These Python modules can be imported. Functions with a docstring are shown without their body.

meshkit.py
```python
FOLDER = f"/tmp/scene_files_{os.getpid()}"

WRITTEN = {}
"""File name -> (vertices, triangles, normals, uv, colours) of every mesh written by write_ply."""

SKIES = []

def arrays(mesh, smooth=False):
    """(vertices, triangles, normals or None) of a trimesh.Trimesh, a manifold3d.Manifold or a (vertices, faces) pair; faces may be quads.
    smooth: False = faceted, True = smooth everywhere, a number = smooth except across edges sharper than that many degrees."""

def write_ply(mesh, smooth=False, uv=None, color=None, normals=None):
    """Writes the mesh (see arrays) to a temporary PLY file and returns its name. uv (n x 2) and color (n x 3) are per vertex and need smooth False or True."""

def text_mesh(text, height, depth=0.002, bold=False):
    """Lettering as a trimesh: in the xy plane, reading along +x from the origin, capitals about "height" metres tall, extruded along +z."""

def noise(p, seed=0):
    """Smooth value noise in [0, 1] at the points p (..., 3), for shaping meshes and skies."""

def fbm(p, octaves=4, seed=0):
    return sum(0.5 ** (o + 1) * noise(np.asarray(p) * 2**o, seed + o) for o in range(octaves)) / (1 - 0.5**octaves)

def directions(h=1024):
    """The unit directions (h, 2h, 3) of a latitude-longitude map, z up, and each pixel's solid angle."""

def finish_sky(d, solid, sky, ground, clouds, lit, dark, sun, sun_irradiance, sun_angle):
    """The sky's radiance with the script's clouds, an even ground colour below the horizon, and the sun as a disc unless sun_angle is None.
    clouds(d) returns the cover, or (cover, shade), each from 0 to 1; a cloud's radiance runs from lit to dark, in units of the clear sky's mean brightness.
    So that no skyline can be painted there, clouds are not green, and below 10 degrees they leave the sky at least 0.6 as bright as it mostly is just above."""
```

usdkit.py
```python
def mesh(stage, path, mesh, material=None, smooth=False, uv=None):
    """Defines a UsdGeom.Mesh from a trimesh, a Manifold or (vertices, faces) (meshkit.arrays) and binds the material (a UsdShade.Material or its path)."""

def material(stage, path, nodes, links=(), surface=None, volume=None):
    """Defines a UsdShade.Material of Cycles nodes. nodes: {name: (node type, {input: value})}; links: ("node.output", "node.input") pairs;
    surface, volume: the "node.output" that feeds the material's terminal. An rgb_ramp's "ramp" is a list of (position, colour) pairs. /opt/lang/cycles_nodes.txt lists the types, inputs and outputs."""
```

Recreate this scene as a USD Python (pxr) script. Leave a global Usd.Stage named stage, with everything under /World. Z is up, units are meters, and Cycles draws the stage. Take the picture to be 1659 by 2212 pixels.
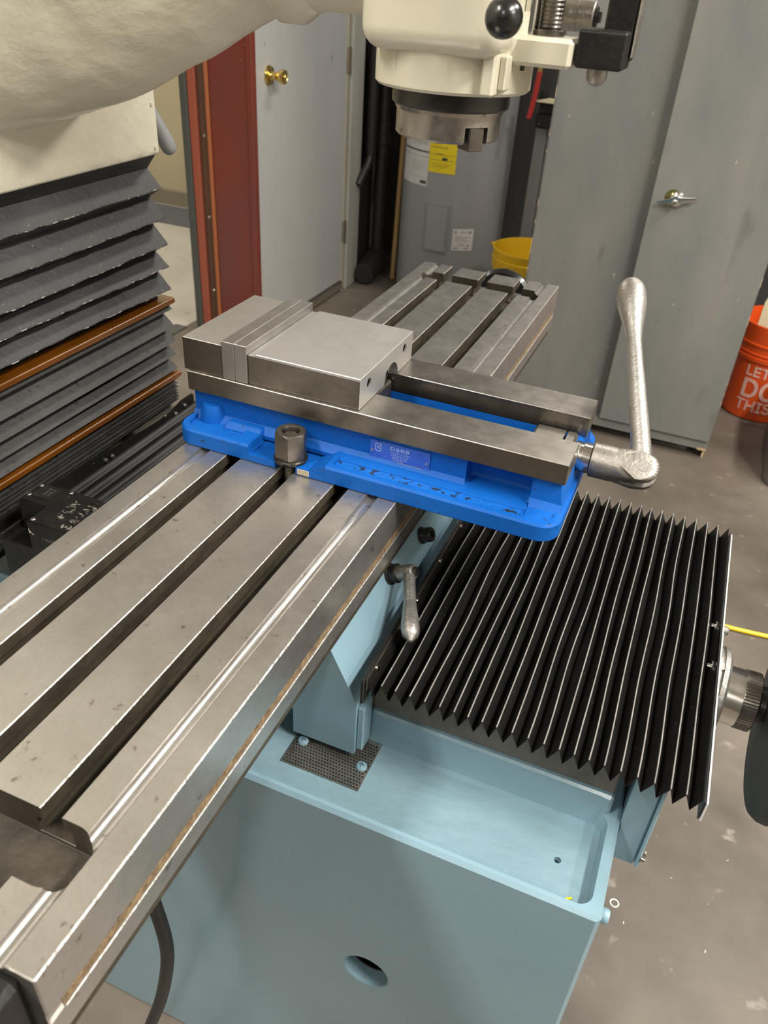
import math, random
import numpy as np, trimesh, shapely, usdkit, meshkit
from shapely.geometry import Polygon, LineString, Point, box as sbox
import manifold3d as m3
from manifold3d import Manifold as MF, CrossSection as CS
from pxr import Usd, UsdGeom, UsdLux, UsdShade, Gf, Sdf
random.seed(7); rng = np.random.default_rng(7)
stage = Usd.Stage.CreateInMemory()
UsdGeom.SetStageUpAxis(stage, 'Z'); UsdGeom.SetStageMetersPerUnit(stage, 1.0)
UsdGeom.Xform.Define(stage, '/World'); UsdGeom.Scope.Define(stage, '/World/Looks')
HF = 0.92        # the table top stands this high; coordinates below are measured from the table top
OFF = np.array([0, 0, HF])
# ---------------------------------------------------------------- camera
R = np.array([[0.9211, 0.3847, 0.0596], [0.2637, -0.5039, -0.8225], [-0.2864, 0.7733, -0.5656]])
U_, _, V_ = np.linalg.svd(R); R = U_ @ V_
EYE = np.array([0.38722, -0.75376, 0.45413]) + OFF
FPX = 1720.6
cam = UsdGeom.Camera.Define(stage, '/World/camera')
cam.CreateHorizontalApertureAttr(36.0); cam.CreateVerticalApertureAttr(48.0)
cam.CreateFocalLengthAttr(36.0 * FPX / 1659); cam.CreateClippingRangeAttr((0.02, 100))
mm = np.eye(4); mm[0, :3], mm[1, :3], mm[2, :3], mm[3, :3] = R[0], -R[1], -R[2], EYE
cam.AddTransformOp().Set(Gf.Matrix4d(*mm.ravel().tolist()))
cam.CreateExposureAttr(1.18)
cam.CreateFStopAttr(14.0); cam.CreateFocusDistanceAttr(0.85)
# ---------------------------------------------------------------- light: ceiling fixtures, faint sky through nothing else
CEIL = 2.30
LIGHTS = [(-0.85, -1.7, 1.25), (1.9, -0.45, 2.1), (2.0, 1.3, 1.7), (0.35, 2.35, 0.6), (3.3, -0.8, 1.5), (0.7, -3.4, 0.7)]  # last lamp is an addition behind the camera to brighten the neck casting
POWER = 22.0
LCOL = (1.0, 0.955, 0.88)
FAR_LIGHTS = [(-3.2, 2.2, 1.3), (-3.2, 0.2, 1.0)]
# ---------------------------------------------------------------- helpers
used = {}
def numbered(parent, name):
    k = (str(parent), name); n = used.get(k, 0); used[k] = n + 1
    return name if n == 0 else f'{name}_{n:03d}'
ORIG = {}
def mesh_np(m):
    if isinstance(m, MF):
        q = m.to_mesh(); return trimesh.Trimesh(np.array(q.vert_properties[:, :3]), np.array(q.tri_verts), process=False)
    if isinstance(m, (list,)):
        return trimesh.util.concatenate([mesh_np(x) for x in m])
    return m
def obj(name, mesh, mat, parent=None, smooth=32, label=None):
    pp = parent.GetPath() if parent else Sdf.Path('/World')
    path = f'{pp}/{numbered(pp, name)}'
    t = mesh_np(mesh)
    o = ORIG.get(str(pp), np.zeros(3)); t = trimesh.Trimesh(np.array(t.vertices) + OFF - o, t.faces, process=False)
    g = usdkit.mesh(stage, path, t, f'/World/Looks/{mat}', smooth=smooth).GetPrim()
    ORIG[path] = o
    if label: g.SetCustomDataByKey('label', label)
    return g
def tag(o, label, cat, group=None):
    o.SetCustomDataByKey('label', label); o.SetCustomDataByKey('category', cat)
    if group: o.SetCustomDataByKey('group', group)
    return o
def thing(name, label, cat, loc, group=None):
    x = UsdGeom.Xform.Define(stage, f'/World/{numbered("/World", name)}')
    l = np.array(loc, float) + OFF; x.AddTranslateOp().Set(Gf.Vec3d(*l.tolist()))
    ORIG[str(x.GetPath())] = l
    return tag(x.GetPrim(), label, cat, group)
def struct(name, mesh, mat, parent=None, smooth=32, label=None):
    o = obj(name, mesh, mat, parent, smooth, label)
    if not parent: o.SetCustomDataByKey('kind', 'structure')
    return o
def cube(x0, x1, y0, y1, z0, z1, b=0.0):
    if b <= 0: return MF.cube((x1 - x0, y1 - y0, z1 - z0)).translate((x0, y0, z0))
    a = [MF.cube((x1 - x0 - 2 * p, y1 - y0 - 2 * q, z1 - z0 - 2 * r)).translate((x0 + p, y0 + q, z0 + r)) for p, q, r in ((b, b, 0), (b, 0, b), (0, b, b))]
    return MF.batch_hull(a)
def rbox(x0, x1, y0, y1, z0, z1, r, seg=16):
    s = MF.sphere(r, seg)
    return MF.batch_hull([s.translate((x, y, z)) for x in (x0 + r, x1 - r) for y in (y0 + r, y1 - r) for z in (z0 + r, z1 - r)])
def frame(d):
    d = np.array(d, float); d /= np.linalg.norm(d)
    a = np.array([0, 0, 1.0]) if abs(d[2]) < .9 else np.array([1.0, 0, 0])
    u = np.cross(a, d); u /= np.linalg.norm(u); v = np.cross(d, u)
    return u, v, d
def place(m, p, d):
    u, v, w = frame(d)
    return m.transform(np.stack([u, v, w, np.array(p, float)], 1))
def cyl(p0, p1, r0, r1=None, seg=28):
    p0, p1 = np.array(p0, float), np.array(p1, float)
    return place(MF.cylinder(float(np.linalg.norm(p1 - p0)), r0, r0 if r1 is None else r1, seg), p0, p1 - p0)
def lathe(prof, p, d=(0, 0, 1), seg=40):
    pts = [(float(r), float(h)) for r, h in prof]
    if pts[0][0] > 0: pts = [(0, pts[0][1])] + pts
    if pts[-1][0] > 0: pts = pts + [(0, pts[-1][1])]
    return place(MF.revolve(CS([pts], m3.FillRule.NonZero), seg), p, d)
def cs(poly):
    polys = getattr(poly, 'geoms', [poly]); rings = []
    for g in polys:
        g = shapely.geometry.polygon.orient(g)
        rings.append([tuple(map(float, c)) for c in list(g.exterior.coords)[:-1]])
        rings += [[tuple(map(float, c)) for c in list(h.coords)[:-1]] for h in g.interiors]
    return CS(rings, m3.FillRule.EvenOdd)
def extz(poly, z0, z1): return cs(poly).extrude(z1 - z0).translate((0, 0, z0))
def exty(poly, y0, y1):       # poly in (x, z), extruded along y
    return cs(poly).extrude(y1 - y0).transform(np.array([[1, 0, 0, 0], [0, 0, -1, y1], [0, 1, 0, 0]], float))
def extx(poly, x0, x1):       # poly in (y, z), extruded along x
    return cs(poly).extrude(x1 - x0).transform(np.array([[0, 0, 1, x0], [1, 0, 0, 0], [0, 1, 0, 0]], float))
def tube(pts, r, seg=14, smoothn=6, rlist=None):
    pts = np.array(pts, float)
    from scipy.interpolate import CubicSpline
    t = np.r_[0, np.cumsum(np.linalg.norm(np.diff(pts, axis=0), axis=1))]
    n = max(2, smoothn * len(pts)); p = CubicSpline(t, pts)(np.linspace(0, t[-1], n)) if len(pts) > 2 else pts
    if rlist is not None: p = pts
    n = len(p); tg = np.gradient(p, axis=0); tg /= np.linalg.norm(tg, axis=1)[:, None]
    u, v, _ = frame(tg[0]); V, F = [], []
    rr = np.array(rlist) if rlist is not None else np.full(n, r) if np.ndim(r) == 0 else np.interp(np.linspace(0, 1, n), np.linspace(0, 1, len(r)), r)
    for i in range(n):
        u = u - tg[i] * (u @ tg[i]); u /= np.linalg.norm(u); v = np.cross(tg[i], u)
        a = np.arange(seg) * 2 * np.pi / seg
        V.append(p[i] + rr[i] * (np.cos(a)[:, None] * u + np.sin(a)[:, None] * v))
    for i in range(n - 1):
        for k in range(seg):
            a, b = i * seg + k, i * seg + (k + 1) % seg
            F += [[a, b, b + seg], [a, b + seg, a + seg]]
    V = np.vstack(V); c = len(V); V = np.vstack([V, p[0], p[-1]])
    for k in range(seg):
        F += [[c, (k + 1) % seg, k], [c + 1, (n - 1) * seg + k, (n - 1) * seg + (k + 1) % seg]]
    return trimesh.Trimesh(V, F, process=False)
def sheet(P, t, up):
    """A thin folded sheet: P (n, m, 3) grid of points, thickness t along up."""
    n, m = P.shape[:2]; A = P.reshape(-1, 3); B = A - t * np.array(up); V = np.vstack([A, B]); N = n * m; F = []
    def idx(i, j): return i * m + j
    for i in range(n - 1):
        for j in range(m - 1):
            a, b, c, d = idx(i, j), idx(i + 1, j), idx(i + 1, j + 1), idx(i, j + 1)
            F += [[a, b, c], [a, c, d], [N + a, N + c, N + b], [N + a, N + d, N + c]]
    rim = [idx(i, 0) for i in range(n)] + [idx(n - 1, j) for j in range(1, m)] + [idx(i, m - 1) for i in range(n - 2, -1, -1)] + [idx(0, j) for j in range(m - 2, 0, -1)]
    for a, b in zip(rim, rim[1:] + rim[:1]): F += [[a, N + b, b], [a, N + a, N + b]]
    t_ = trimesh.Trimesh(V, F, process=False); return t_
def text(s, h, origin, xd, yd, depth=.0006, bold=False, width=None):
    t = meshkit.text_mesh(s, h, depth, bold)
    if width: t.apply_scale([width / t.bounds[1][0], 1, 1])
    x, y = np.array(xd, float), np.array(yd, float); x /= np.linalg.norm(x); y /= np.linalg.norm(y)
    M = np.eye(4); M[:3, 0], M[:3, 1], M[:3, 2], M[:3, 3] = x, y, np.cross(x, y), origin
    t.apply_transform(M); return t
def hexa(p, d, r, h, rot=0): return place(MF.cylinder(h, r, r, 6).rotate((0, 0, rot)), p, d)
def capscrew(p, d, r, h):
    m = lathe([(r * .96, 0), (r, h * .05), (r, h * .9), (r * .92, h)], p, d, 24)
    d = np.array(d, float); d /= np.linalg.norm(d)
    return m - hexa(np.array(p) + d * h * .45, d, r * .52, h)
def panhead(p, d, r, h, slot=True):
    m = lathe([(r, 0), (r, h * .3), (r * .8, h * .75), (r * .4, h * .97)], p, d, 20)
    if slot:
        u, v, w = frame(d); q = np.array(p) + w * h * .6
        a = place(MF.cube((r * 1.1, r * .22, h), True), q + w * h * .3, d); b = place(MF.cube((r * .22, r * 1.1, h), True), q + w * h * .3, d)
        m = m - a - b
    return m
# ---------------------------------------------------------------- materials
def mat(name, col, col2=None, rough=.5, metal=0., scale=8., detail=4., lo=.35, hi=.65, bump=0., bscale=60., bdetail=3., stretch=(1, 1, 1), rvar=0., coat=0., spec=.5, spots=None, extra=None, bdist=.002):
    """Noise between two colours of the thing itself, fine relief, and speckles of wear (spots: colour, scale, threshold)."""
    col2 = col if col2 is None else col2
    n = {'g': ('geometry', {}), 'mp': ('mapping', {'scale': stretch}), 'nz': ('noise_texture', {'scale': scale, 'detail': detail, 'roughness': .6}),
         'rp': ('rgb_ramp', {'ramp': [(lo, col), (hi, col2)]}),
         'p': ('principled_bsdf', {'metallic': metal, 'roughness': rough, 'coat_weight': coat, 'coat_roughness': .12, 'specular_ior_level': spec})}
    L = [('g.position', 'mp.vector'), ('mp.vector', 'nz.vector'), ('nz.fac', 'rp.fac')]
    src = 'rp.color'
    for i, (sc, ss, th, soft) in enumerate(spots or []):
        n[f's{i}'] = ('noise_texture', {'scale': ss, 'detail': 3., 'roughness': .55}); n[f'r{i}'] = ('rgb_ramp', {'ramp': [(th, (0, 0, 0)), (th + soft, (1, 1, 1))]})
        n[f'm{i}'] = ('mix', {'color2': sc})
        L += [('mp.vector', f's{i}.vector'), (f's{i}.fac', f'r{i}.fac'), (f'r{i}.color', f'm{i}.fac'), (src, f'm{i}.color1')]
        src = f'm{i}.color'
    L.append((src, 'p.base_color'))
    if rvar:
        n['n2'] = ('noise_texture', {'scale': scale * 2.3, 'detail': 4.}); n['mr'] = ('map_range', {'from_min': .3, 'from_max': .7, 'to_min': max(.02, rough - rvar), 'to_max': rough + rvar})
        L += [('mp.vector', 'n2.vector'), ('n2.fac', 'mr.value'), ('mr.result', 'p.roughness')]
    if bump:
        n['nb'] = ('noise_texture', {'scale': bscale, 'detail': bdetail}); n['b'] = ('bump', {'strength': bump, 'distance': bdist})
        L += [('mp.vector', 'nb.vector'), ('nb.fac', 'b.height'), ('b.normal', 'p.normal')]
    usdkit.material(stage, f'/World/Looks/{name}', n, L, surface='p.BSDF')
def emit(name, col, s):
    usdkit.material(stage, f'/World/Looks/{name}', {'e': ('emission', {'color': col, 'strength': s})}, [], surface='e.emission')
mat('table_steel', (.50, .48, .455), (.44, .42, .395), rough=.28, metal=.84, scale=20, rvar=.04, bump=.10, bscale=300, bdist=.0006, spots=[((.24, .21, .18), 90, .66, .08)])
mat('edge_bright', (.74, .71, .66), (.56, .53, .49), rough=.42, metal=.8, scale=160, bump=.6, bscale=260)
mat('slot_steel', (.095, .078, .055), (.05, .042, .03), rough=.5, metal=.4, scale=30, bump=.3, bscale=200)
mat('trough_grime', (.075, .062, .045), (.04, .034, .026), rough=.6, metal=.2, scale=30, bump=.6, bscale=120, spots=[((.12, .10, .05), 14, .58, .1)])
mat('vise_steel', (.42, .395, .355), (.385, .36, .325), rough=.31, metal=.95, scale=26, rvar=.03, stretch=(1, 1, 1), bump=.06, bscale=400, bdist=.0005)
mat('ground_steel', (.55, .54, .515), (.525, .515, .49), rough=.40, metal=.76, scale=30, rvar=.02, bump=.05, bscale=500, bdist=.0004)
mat('shaded_flank_steel', (.17, .155, .135), (.225, .205, .18), rough=.27, metal=.95, scale=18, rvar=.05, bump=.08, bscale=200)  # dark copy of the vise steel, with a dim reflection painted into its colour
mat('plate_steel', (.43, .415, .39), (.37, .355, .335), rough=.42, metal=.9, scale=30, rvar=.05)
mat('dark_steel', (.10, .09, .08), (.16, .145, .125), rough=.36, metal=.85, scale=40, rvar=.08)
mat('black_oxide', (.035, .033, .032), (.06, .055, .05), rough=.3, metal=.6, scale=40)
mat('worn_letter', (.03, .028, .026), (.36, .33, .29), rough=.4, metal=.4, scale=120, lo=.5, hi=.6)
mat('lever_grey', (.24, .24, .245), (.21, .21, .215), rough=.5)
mat('bright_steel', (.70, .68, .64), rough=.18, metal=1.)
mat('forged_steel', (.40, .375, .335), (.31, .29, .26), rough=.42, metal=.92, scale=30, bump=.25, bscale=220, rvar=.08)
mat('cast_aluminium', (.41, .395, .37), (.35, .335, .31), rough=.47, metal=.85, scale=26, bump=.3, bscale=260, rvar=.06)
mat('spindle_steel', (.36, .335, .31), (.46, .43, .395), rough=.30, metal=.95, scale=30, rvar=.1, spots=[((.16, .10, .06), 60, .62, .1)])
mat('blue_enamel', (.004, .092, .40), (.006, .115, .47), rough=.5, scale=10, spec=.2, coat=.0, bump=.25, bscale=120, bdist=.0012, spots=[((.035, .045, .06), 150, .70, .03)])
mat('blue_pitted', (.008, .12, .50), (.012, .15, .56), rough=.34, scale=10, coat=.4, bump=.8, bscale=160, bdist=.002, spots=[((.02, .03, .05), 170, .56, .05)])
mat('machine_blue', (.232, .365, .44), (.205, .33, .40), rough=.33, scale=5, coat=.25, bump=.22, bscale=70, bdist=.0012, spots=[((.15, .22, .24), 120, .735, .03)])
mat('tray_blue', (.245, .375, .44), (.19, .305, .36), rough=.30, scale=9, coat=.35, bump=.7, bscale=26, bdist=.006, stretch=(.7, 1.5, 1), spots=[((.22, .31, .31), 9, .58, .15)])
mat('cream_paint', (.66, .625, .51), (.61, .575, .46), rough=.36, scale=6, coat=.3, bump=.7, bscale=42, bdist=.004, bdetail=5, stretch=(.6, 1, 1))
mat('cream_smooth', (.66, .625, .50), (.62, .585, .465), rough=.34, scale=8, coat=.3, bump=.2, bscale=50, bdist=.0015)
mat('black_paint', (.010, .0095, .009), (.016, .015, .0135), rough=.42, scale=30, spec=.3, coat=.0, bump=.3, bscale=160, spots=[((.55, .5, .42), 75, .715, .02)])
mat('wheel_paint', (.042, .036, .029), (.052, .045, .037), rough=.55, spec=.25, scale=20)
mat('black_plastic', (.012, .012, .012), rough=.25, coat=.2)
mat('bellows_black', (.007, .0065, .0062), (.011, .0105, .010), rough=.42, spec=.35, scale=30, bump=.15, bscale=300, spots=[((.28, .27, .25), 260, .735, .02)])
mat('bellows_gray', (.024, .0235, .025), (.036, .035, .037), rough=.5, scale=22, bump=.35, bscale=160, bdist=.0012, spots=[((.20, .19, .18), 210, .70, .04)])
mat('bellows_grey_worn', (.026, .025, .0245), (.040, .038, .037), rough=.52, scale=30, bump=.4, bscale=140, bdist=.0012, spots=[((.010, .010, .010), 120, .60, .08)])
mat('rubber_black', (.008, .008, .008), (.012, .012, .012), rough=.45, scale=30)
mat('seam_worn', (.035, .033, .032), (.05, .048, .046), rough=.6, spots=[((.34, .33, .31), 130, .55, .06)])
mat('bead_edge', (.16, .155, .15), (.24, .23, .22), rough=.5, scale=60)
mat('amber', (.155, .048, .003), (.11, .034, .002), rough=.3, scale=12, coat=1.)
mat('rust', (.10, .065, .035), (.27, .185, .095), rough=.85, scale=190, bump=.5, bscale=300)
mat('way_grey', (.16, .145, .12), (.11, .10, .08), rough=.55, metal=.3, scale=20)
mat('concrete', (.070, .057, .044), (.205, .175, .142), rough=.55, scale=1.15, detail=12, lo=.34, hi=.66, bump=.12, bscale=40, bdist=.003, rvar=.1, spots=[((.36, .32, .27), 150, .735, .012), ((.06, .05, .04), 3.1, .585, .2), ((.26, .225, .185), 16, .66, .1)])
mat('concrete_light', (.50, .47, .40), (.40, .37, .31), rough=.5, scale=3, detail=8, bump=.1, bscale=40, spots=[((.30, .28, .24), 9, .6, .1)])
mat('mat_grey', (.10, .10, .105), rough=.9)
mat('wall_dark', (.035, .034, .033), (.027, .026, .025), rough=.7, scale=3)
mat('wall_dim', (.10, .095, .085), rough=.8)
mat('wall_white', (.52, .49, .43), rough=.8)
mat('wall_cream', (.46, .40, .26), (.43, .37, .24), rough=.7, scale=3)
mat('baseboard', (.22, .19, .13), rough=.6)
mat('ceiling_paint', (.55, .52, .47), rough=.85)
mat('door_paint', (.38, .385, .38), (.44, .44, .425), rough=.4, scale=2.2, stretch=(1, 1, .35), bump=.1, bscale=30, coat=.15, spots=[((.20, .195, .18), 24, .70, .04)])
mat('jamb_paint', (.34, .33, .295), (.40, .39, .35), rough=.5, scale=9, stretch=(1, 1, .3), bump=.3, bscale=60)
mat('jamb_edge', (.42, .36, .27), rough=.6)
mat('brass', (.80, .58, .20), rough=.16, metal=1.)
mat('hinge_metal', (.19, .15, .105), (.12, .095, .065), rough=.5, metal=.6, scale=50)
mat('red_paint', (.17, .032, .020), (.13, .036, .03), rough=.38, scale=5, stretch=(1, 1, .4), bump=.05, bscale=60, spots=[((.30, .24, .2), 70, .73, .03)])
mat('red_orange', (.30, .075, .04), rough=.5)
mat('brown_paint', (.085, .040, .022), (.11, .05, .027), rough=.6, scale=8)
mat('orange_line', (.33, .10, .035), rough=.5)
mat('gasket', (.06, .065, .058), rough=.5)
mat('cabinet_grey', (.165, .172, .168), (.222, .218, .20), rough=.42, scale=3.2, detail=6, stretch=(1.6, 1, .55), bump=.12, bscale=70, coat=.1, spots=[((.58, .54, .45), 46, .752, .006), ((.135, .13, .115), 7, .66, .15)])
mat('chipped_edge', (.16, .16, .148), (.19, .185, .165), rough=.6, spots=[((.60, .47, .30), 26, .56, .02)])
mat('raw_wood', (.62, .47, .28), (.50, .36, .2), rough=.7, scale=30)
mat('heater_grey', (.30, .305, .315), (.28, .285, .295), rough=.32, scale=3, coat=.25)
mat('panel_grey', (.25, .255, .265), rough=.35)
mat('label_white', (.66, .65, .66), (.60, .59, .60), rough=.5, scale=30)
mat('label_yellow', (.80, .62, .012), rough=.5)
mat('ink', (.04, .04, .035), rough=.6)
mat('ink_grey', (.30, .30, .30), rough=.6)
mat('ink_olive', (.30, .24, .03), rough=.6)
mat('pipe_black', (.018, .018, .019), (.025, .025, .025), rough=.42, scale=10)
mat('strut_grey', (.22, .225, .22), rough=.45)
mat('stick_wood', (.50, .32, .13), (.42, .26, .10), rough=.5, scale=40, stretch=(1, 1, .1))
mat('yellow_plastic', (.74, .47, .015), (.66, .40, .012), rough=.4, scale=12, bump=.05)
mat('orange_plastic', (.72, .085, .012), (.66, .075, .01), rough=.38, scale=10)
mat('pink_print', (.80, .52, .45), (.72, .40, .33), rough=.5, scale=70)
mat('post_grey', (.15, .15, .15), rough=.5)
mat('red_hose', (.42, .03, .025), rough=.4)
mat('cream_wood', (.66, .60, .40), rough=.6)
mat('yellow_cord', (.85, .60, .02), rough=.4)
mat('pedestal_grey', (.13, .115, .10), (.10, .09, .08), rough=.55, scale=8)
mat('nameplate_blue', (.05, .14, .56), (.07, .17, .60), rough=.3, metal=.3, scale=60)
mat('print_pale', (.32, .42, .72), rough=.4)
mat('plate_grey', (.30, .32, .40), rough=.35, metal=.4)
mat('chip_bright', (.75, .70, .60), rough=.3, metal=.5)
emit('lamp', LCOL, 9.0)

# ================================================================ THE SETTING
FZ = -HF
struct('floor', cube(-1.655, 4.2, -4.2, 3.75, FZ - .1, FZ), 'concrete')
struct('floor', cube(-5.0, -1.655, -4.2, 3.9, FZ - .1, FZ), 'concrete_light')
struct('ceiling', cube(-5.0, 4.2, -4.2, 3.9, CEIL + .06, CEIL + .16), 'ceiling_paint')
wl = struct('wall_left', cube(-1.65, -1.29, 2.875, 3.035, FZ, CEIL + .06), 'jamb_paint')
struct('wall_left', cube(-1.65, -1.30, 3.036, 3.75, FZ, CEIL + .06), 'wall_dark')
struct('wall_left', cube(-1.65, -1.29, 2.05, 2.875, 1.13, CEIL + .06), 'wall_white')
struct('wall_left', cube(-1.65, -1.29, -4.2, 0.62, FZ, CEIL + .06), 'wall_white')
struct('wall_left', cube(-1.65, -1.29, 0.62, 2.05, 1.6, CEIL + .06), 'wall_white')
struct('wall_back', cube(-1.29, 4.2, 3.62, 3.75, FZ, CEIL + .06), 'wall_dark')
struct('wall_right', cube(4.1, 4.2, -4.2, 3.62, FZ, CEIL + .06), 'wall_white')
struct('wall_front', cube(-5.0, 4.1, -4.2, -4.1, FZ, CEIL + .06), 'wall_dim')
struct('wall_far_room', cube(-5.0, -1.65, 3.76, 3.9, FZ, CEIL + .06), 'wall_cream')
struct('wall_far_left', cube(-5.0, -4.9, -4.1, 3.76, FZ, CEIL + .06), 'wall_cream')
struct('baseboard_far_room', cube(-4.9, -1.655, 3.735, 3.76, FZ, FZ + .095, .004), 'baseboard')
fm = obj('floor_mat', cube(-4.2, -1.9, 3.36, 3.70, FZ, FZ + .008, .003), 'mat_grey'); tag(fm, 'dark grey mat on the pale floor beyond the red door frame', 'mat')
struct('trim_1', cube(-1.70, -1.64, .62, 2.05, FZ, FZ + .006, .002), 'gasket')
# red steel jamb of the opening: one structure with its strips
tr = UsdGeom.Xform.Define(stage, '/World/trim_2'); tr.AddTranslateOp().Set(Gf.Vec3d(0, 0, HF)); ORIG['/World/trim_2'] = OFF
trp = tr.GetPrim(); trp.SetCustomDataByKey('kind', 'structure')
obj('jamb_panel', cube(-1.448, -1.285, 2.035, 2.06, FZ, 1.6, .002), 'red_paint', trp)
obj('jamb_bead', cube(-1.462, -1.448, 2.026, 2.06, FZ, 1.6, .003), 'orange_line', trp)
obj('jamb_recess', cube(-1.505, -1.462, 2.042, 2.06, FZ, 1.6, .001), 'brown_paint', trp)
obj('jamb_flange', cube(-1.54, -1.505, 2.03, 2.06, FZ, 1.6, .003), 'red_orange', trp)
obj('weather_strip', rbox(-1.572, -1.54, 2.022, 2.06, FZ, 1.6, .008, 12), 'gasket', trp)
obj('jamb_edge', cube(-1.285, -1.262, 2.03, 2.062, FZ, 1.13, .002), 'red_paint', trp)
for z in (-.12, -.42, -.72): obj('rivet', panhead((-1.483, 2.042, z), (0, -1, 0), .006, .003, False), 'bright_steel', trp)
# grey door with brass knob
dr = UsdGeom.Xform.Define(stage, '/World/door_1'); dr.AddTranslateOp().Set(Gf.Vec3d(-1.27, 2.05, 0)); ORIG['/World/door_1'] = np.array([-1.27, 2.05, 0.])
d1 = dr.GetPrim(); d1.SetCustomDataByKey('kind', 'structure')
obj('door_panel', cube(-1.31, -1.27, 2.069, 2.852, FZ + .055, 1.11, .002), 'door_paint', d1)
obj('bottom_sweep', cube(-1.31, -1.262, 2.07, 2.851, FZ + .008, FZ + .052, .003), 'bright_steel', d1)
obj('door_edge', cube(-1.30, -1.268, 2.0625, 2.0685, FZ + .02, 1.11), 'jamb_edge', d1)
obj('latch_plate', cube(-1.30, -1.2665, 2.0620, 2.0628, .03, .11), 'black_oxide', d1)
kn = obj('door_knob', lathe([(.033, 0), (.034, .003), (.030, .009), (.016, .014), (.0125, .022), (.013, .034), (.019, .046), (.0235, .054), (.025, .062), (.0235, .068), (.017, .0705), (.0155, .069)], (-1.27, 2.165, .092), (1, 0, 0)), 'brass', d1)
obj('key_cylinder', lathe([(.008, 0), (.0085, .003), (.007, .0045)], (-1.2012, 2.165, .092), (1, 0, 0)) - cube(-1.198, -1.190, 2.1642, 2.1658, .087, .097), 'brass', kn)
for z in (.10, -.63):
    h = obj('hinge', cube(-1.274, -1.266, 2.849, 2.884, z - .05, z + .05, .001), 'hinge_metal', d1)
    obj('hinge_pin', cyl((-1.262, 2.862, z - .054), (-1.262, 2.862, z + .054), .0065, seg=14), 'hinge_metal', h)
    for k in range(2): obj('screw', panhead((-1.266, 2.874, z - .025 + .05 * k), (1, 0, 0), .004, .0015), 'brass', h)
struct('trim_3', [cube(-1.29, -1.258, 2.886, 2.95, FZ, 1.13, .003), cube(-1.29, -1.262, 2.955, 3.03, FZ, 1.13, .004)], 'jamb_paint')
struct('trim_4', cube(-1.272, -1.265, 2.852, 2.858, FZ, 1.13, .001), 'jamb_edge')

# ================================================================ THE MILLING MACHINE
ml = thing('milling_machine', 'large cream and pale blue milling machine with long slotted steel table', 'milling machine', (0, 0, -HF))
# --- base with chip tray
base = cube(-.95, .458, -.317, .317, FZ + .002, -.232, .004) + cube(-.95, .446, -.205, .205, -.24, -.206, .003)
trayp = Polygon([(-.12, -.309), (.447, -.309), (.447, -.2045), (-.12, -.2045)]).buffer(-.014).buffer(.014)
tray = MF.batch_hull([extz(trayp, -.2345, -.19), extz(trayp.buffer(-.004), -.2485, -.2475), extz(trayp.buffer(-.012), -.2505, -.25)])
base = base - tray - cyl((.244, -.33, -.506), (.244, -.19, -.506), .0285, seg=40) - cube(.148, .342, -.299, -.151, -.602, -.398)
base = base - cyl((.41, -.262, -.27), (.41, -.262, -.2), .0035, seg=16)
bs = obj('base', base, 'machine_blue', ml)
flo = extz(trayp.buffer(-.0005), -.2515, -.2500)
obj('chip_tray', flo - cyl((.41, -.262, -.27), (.41, -.262, -.2), .0035, seg=16), 'tray_blue', bs)
obj('lifting_hole', cyl((.244, -.3165, -.506), (.244, -.298, -.506), .0284, seg=40) - cyl((.244, -.33, -.506), (.244, -.28, -.506), .0272, seg=40), 'machine_blue', bs)
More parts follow.
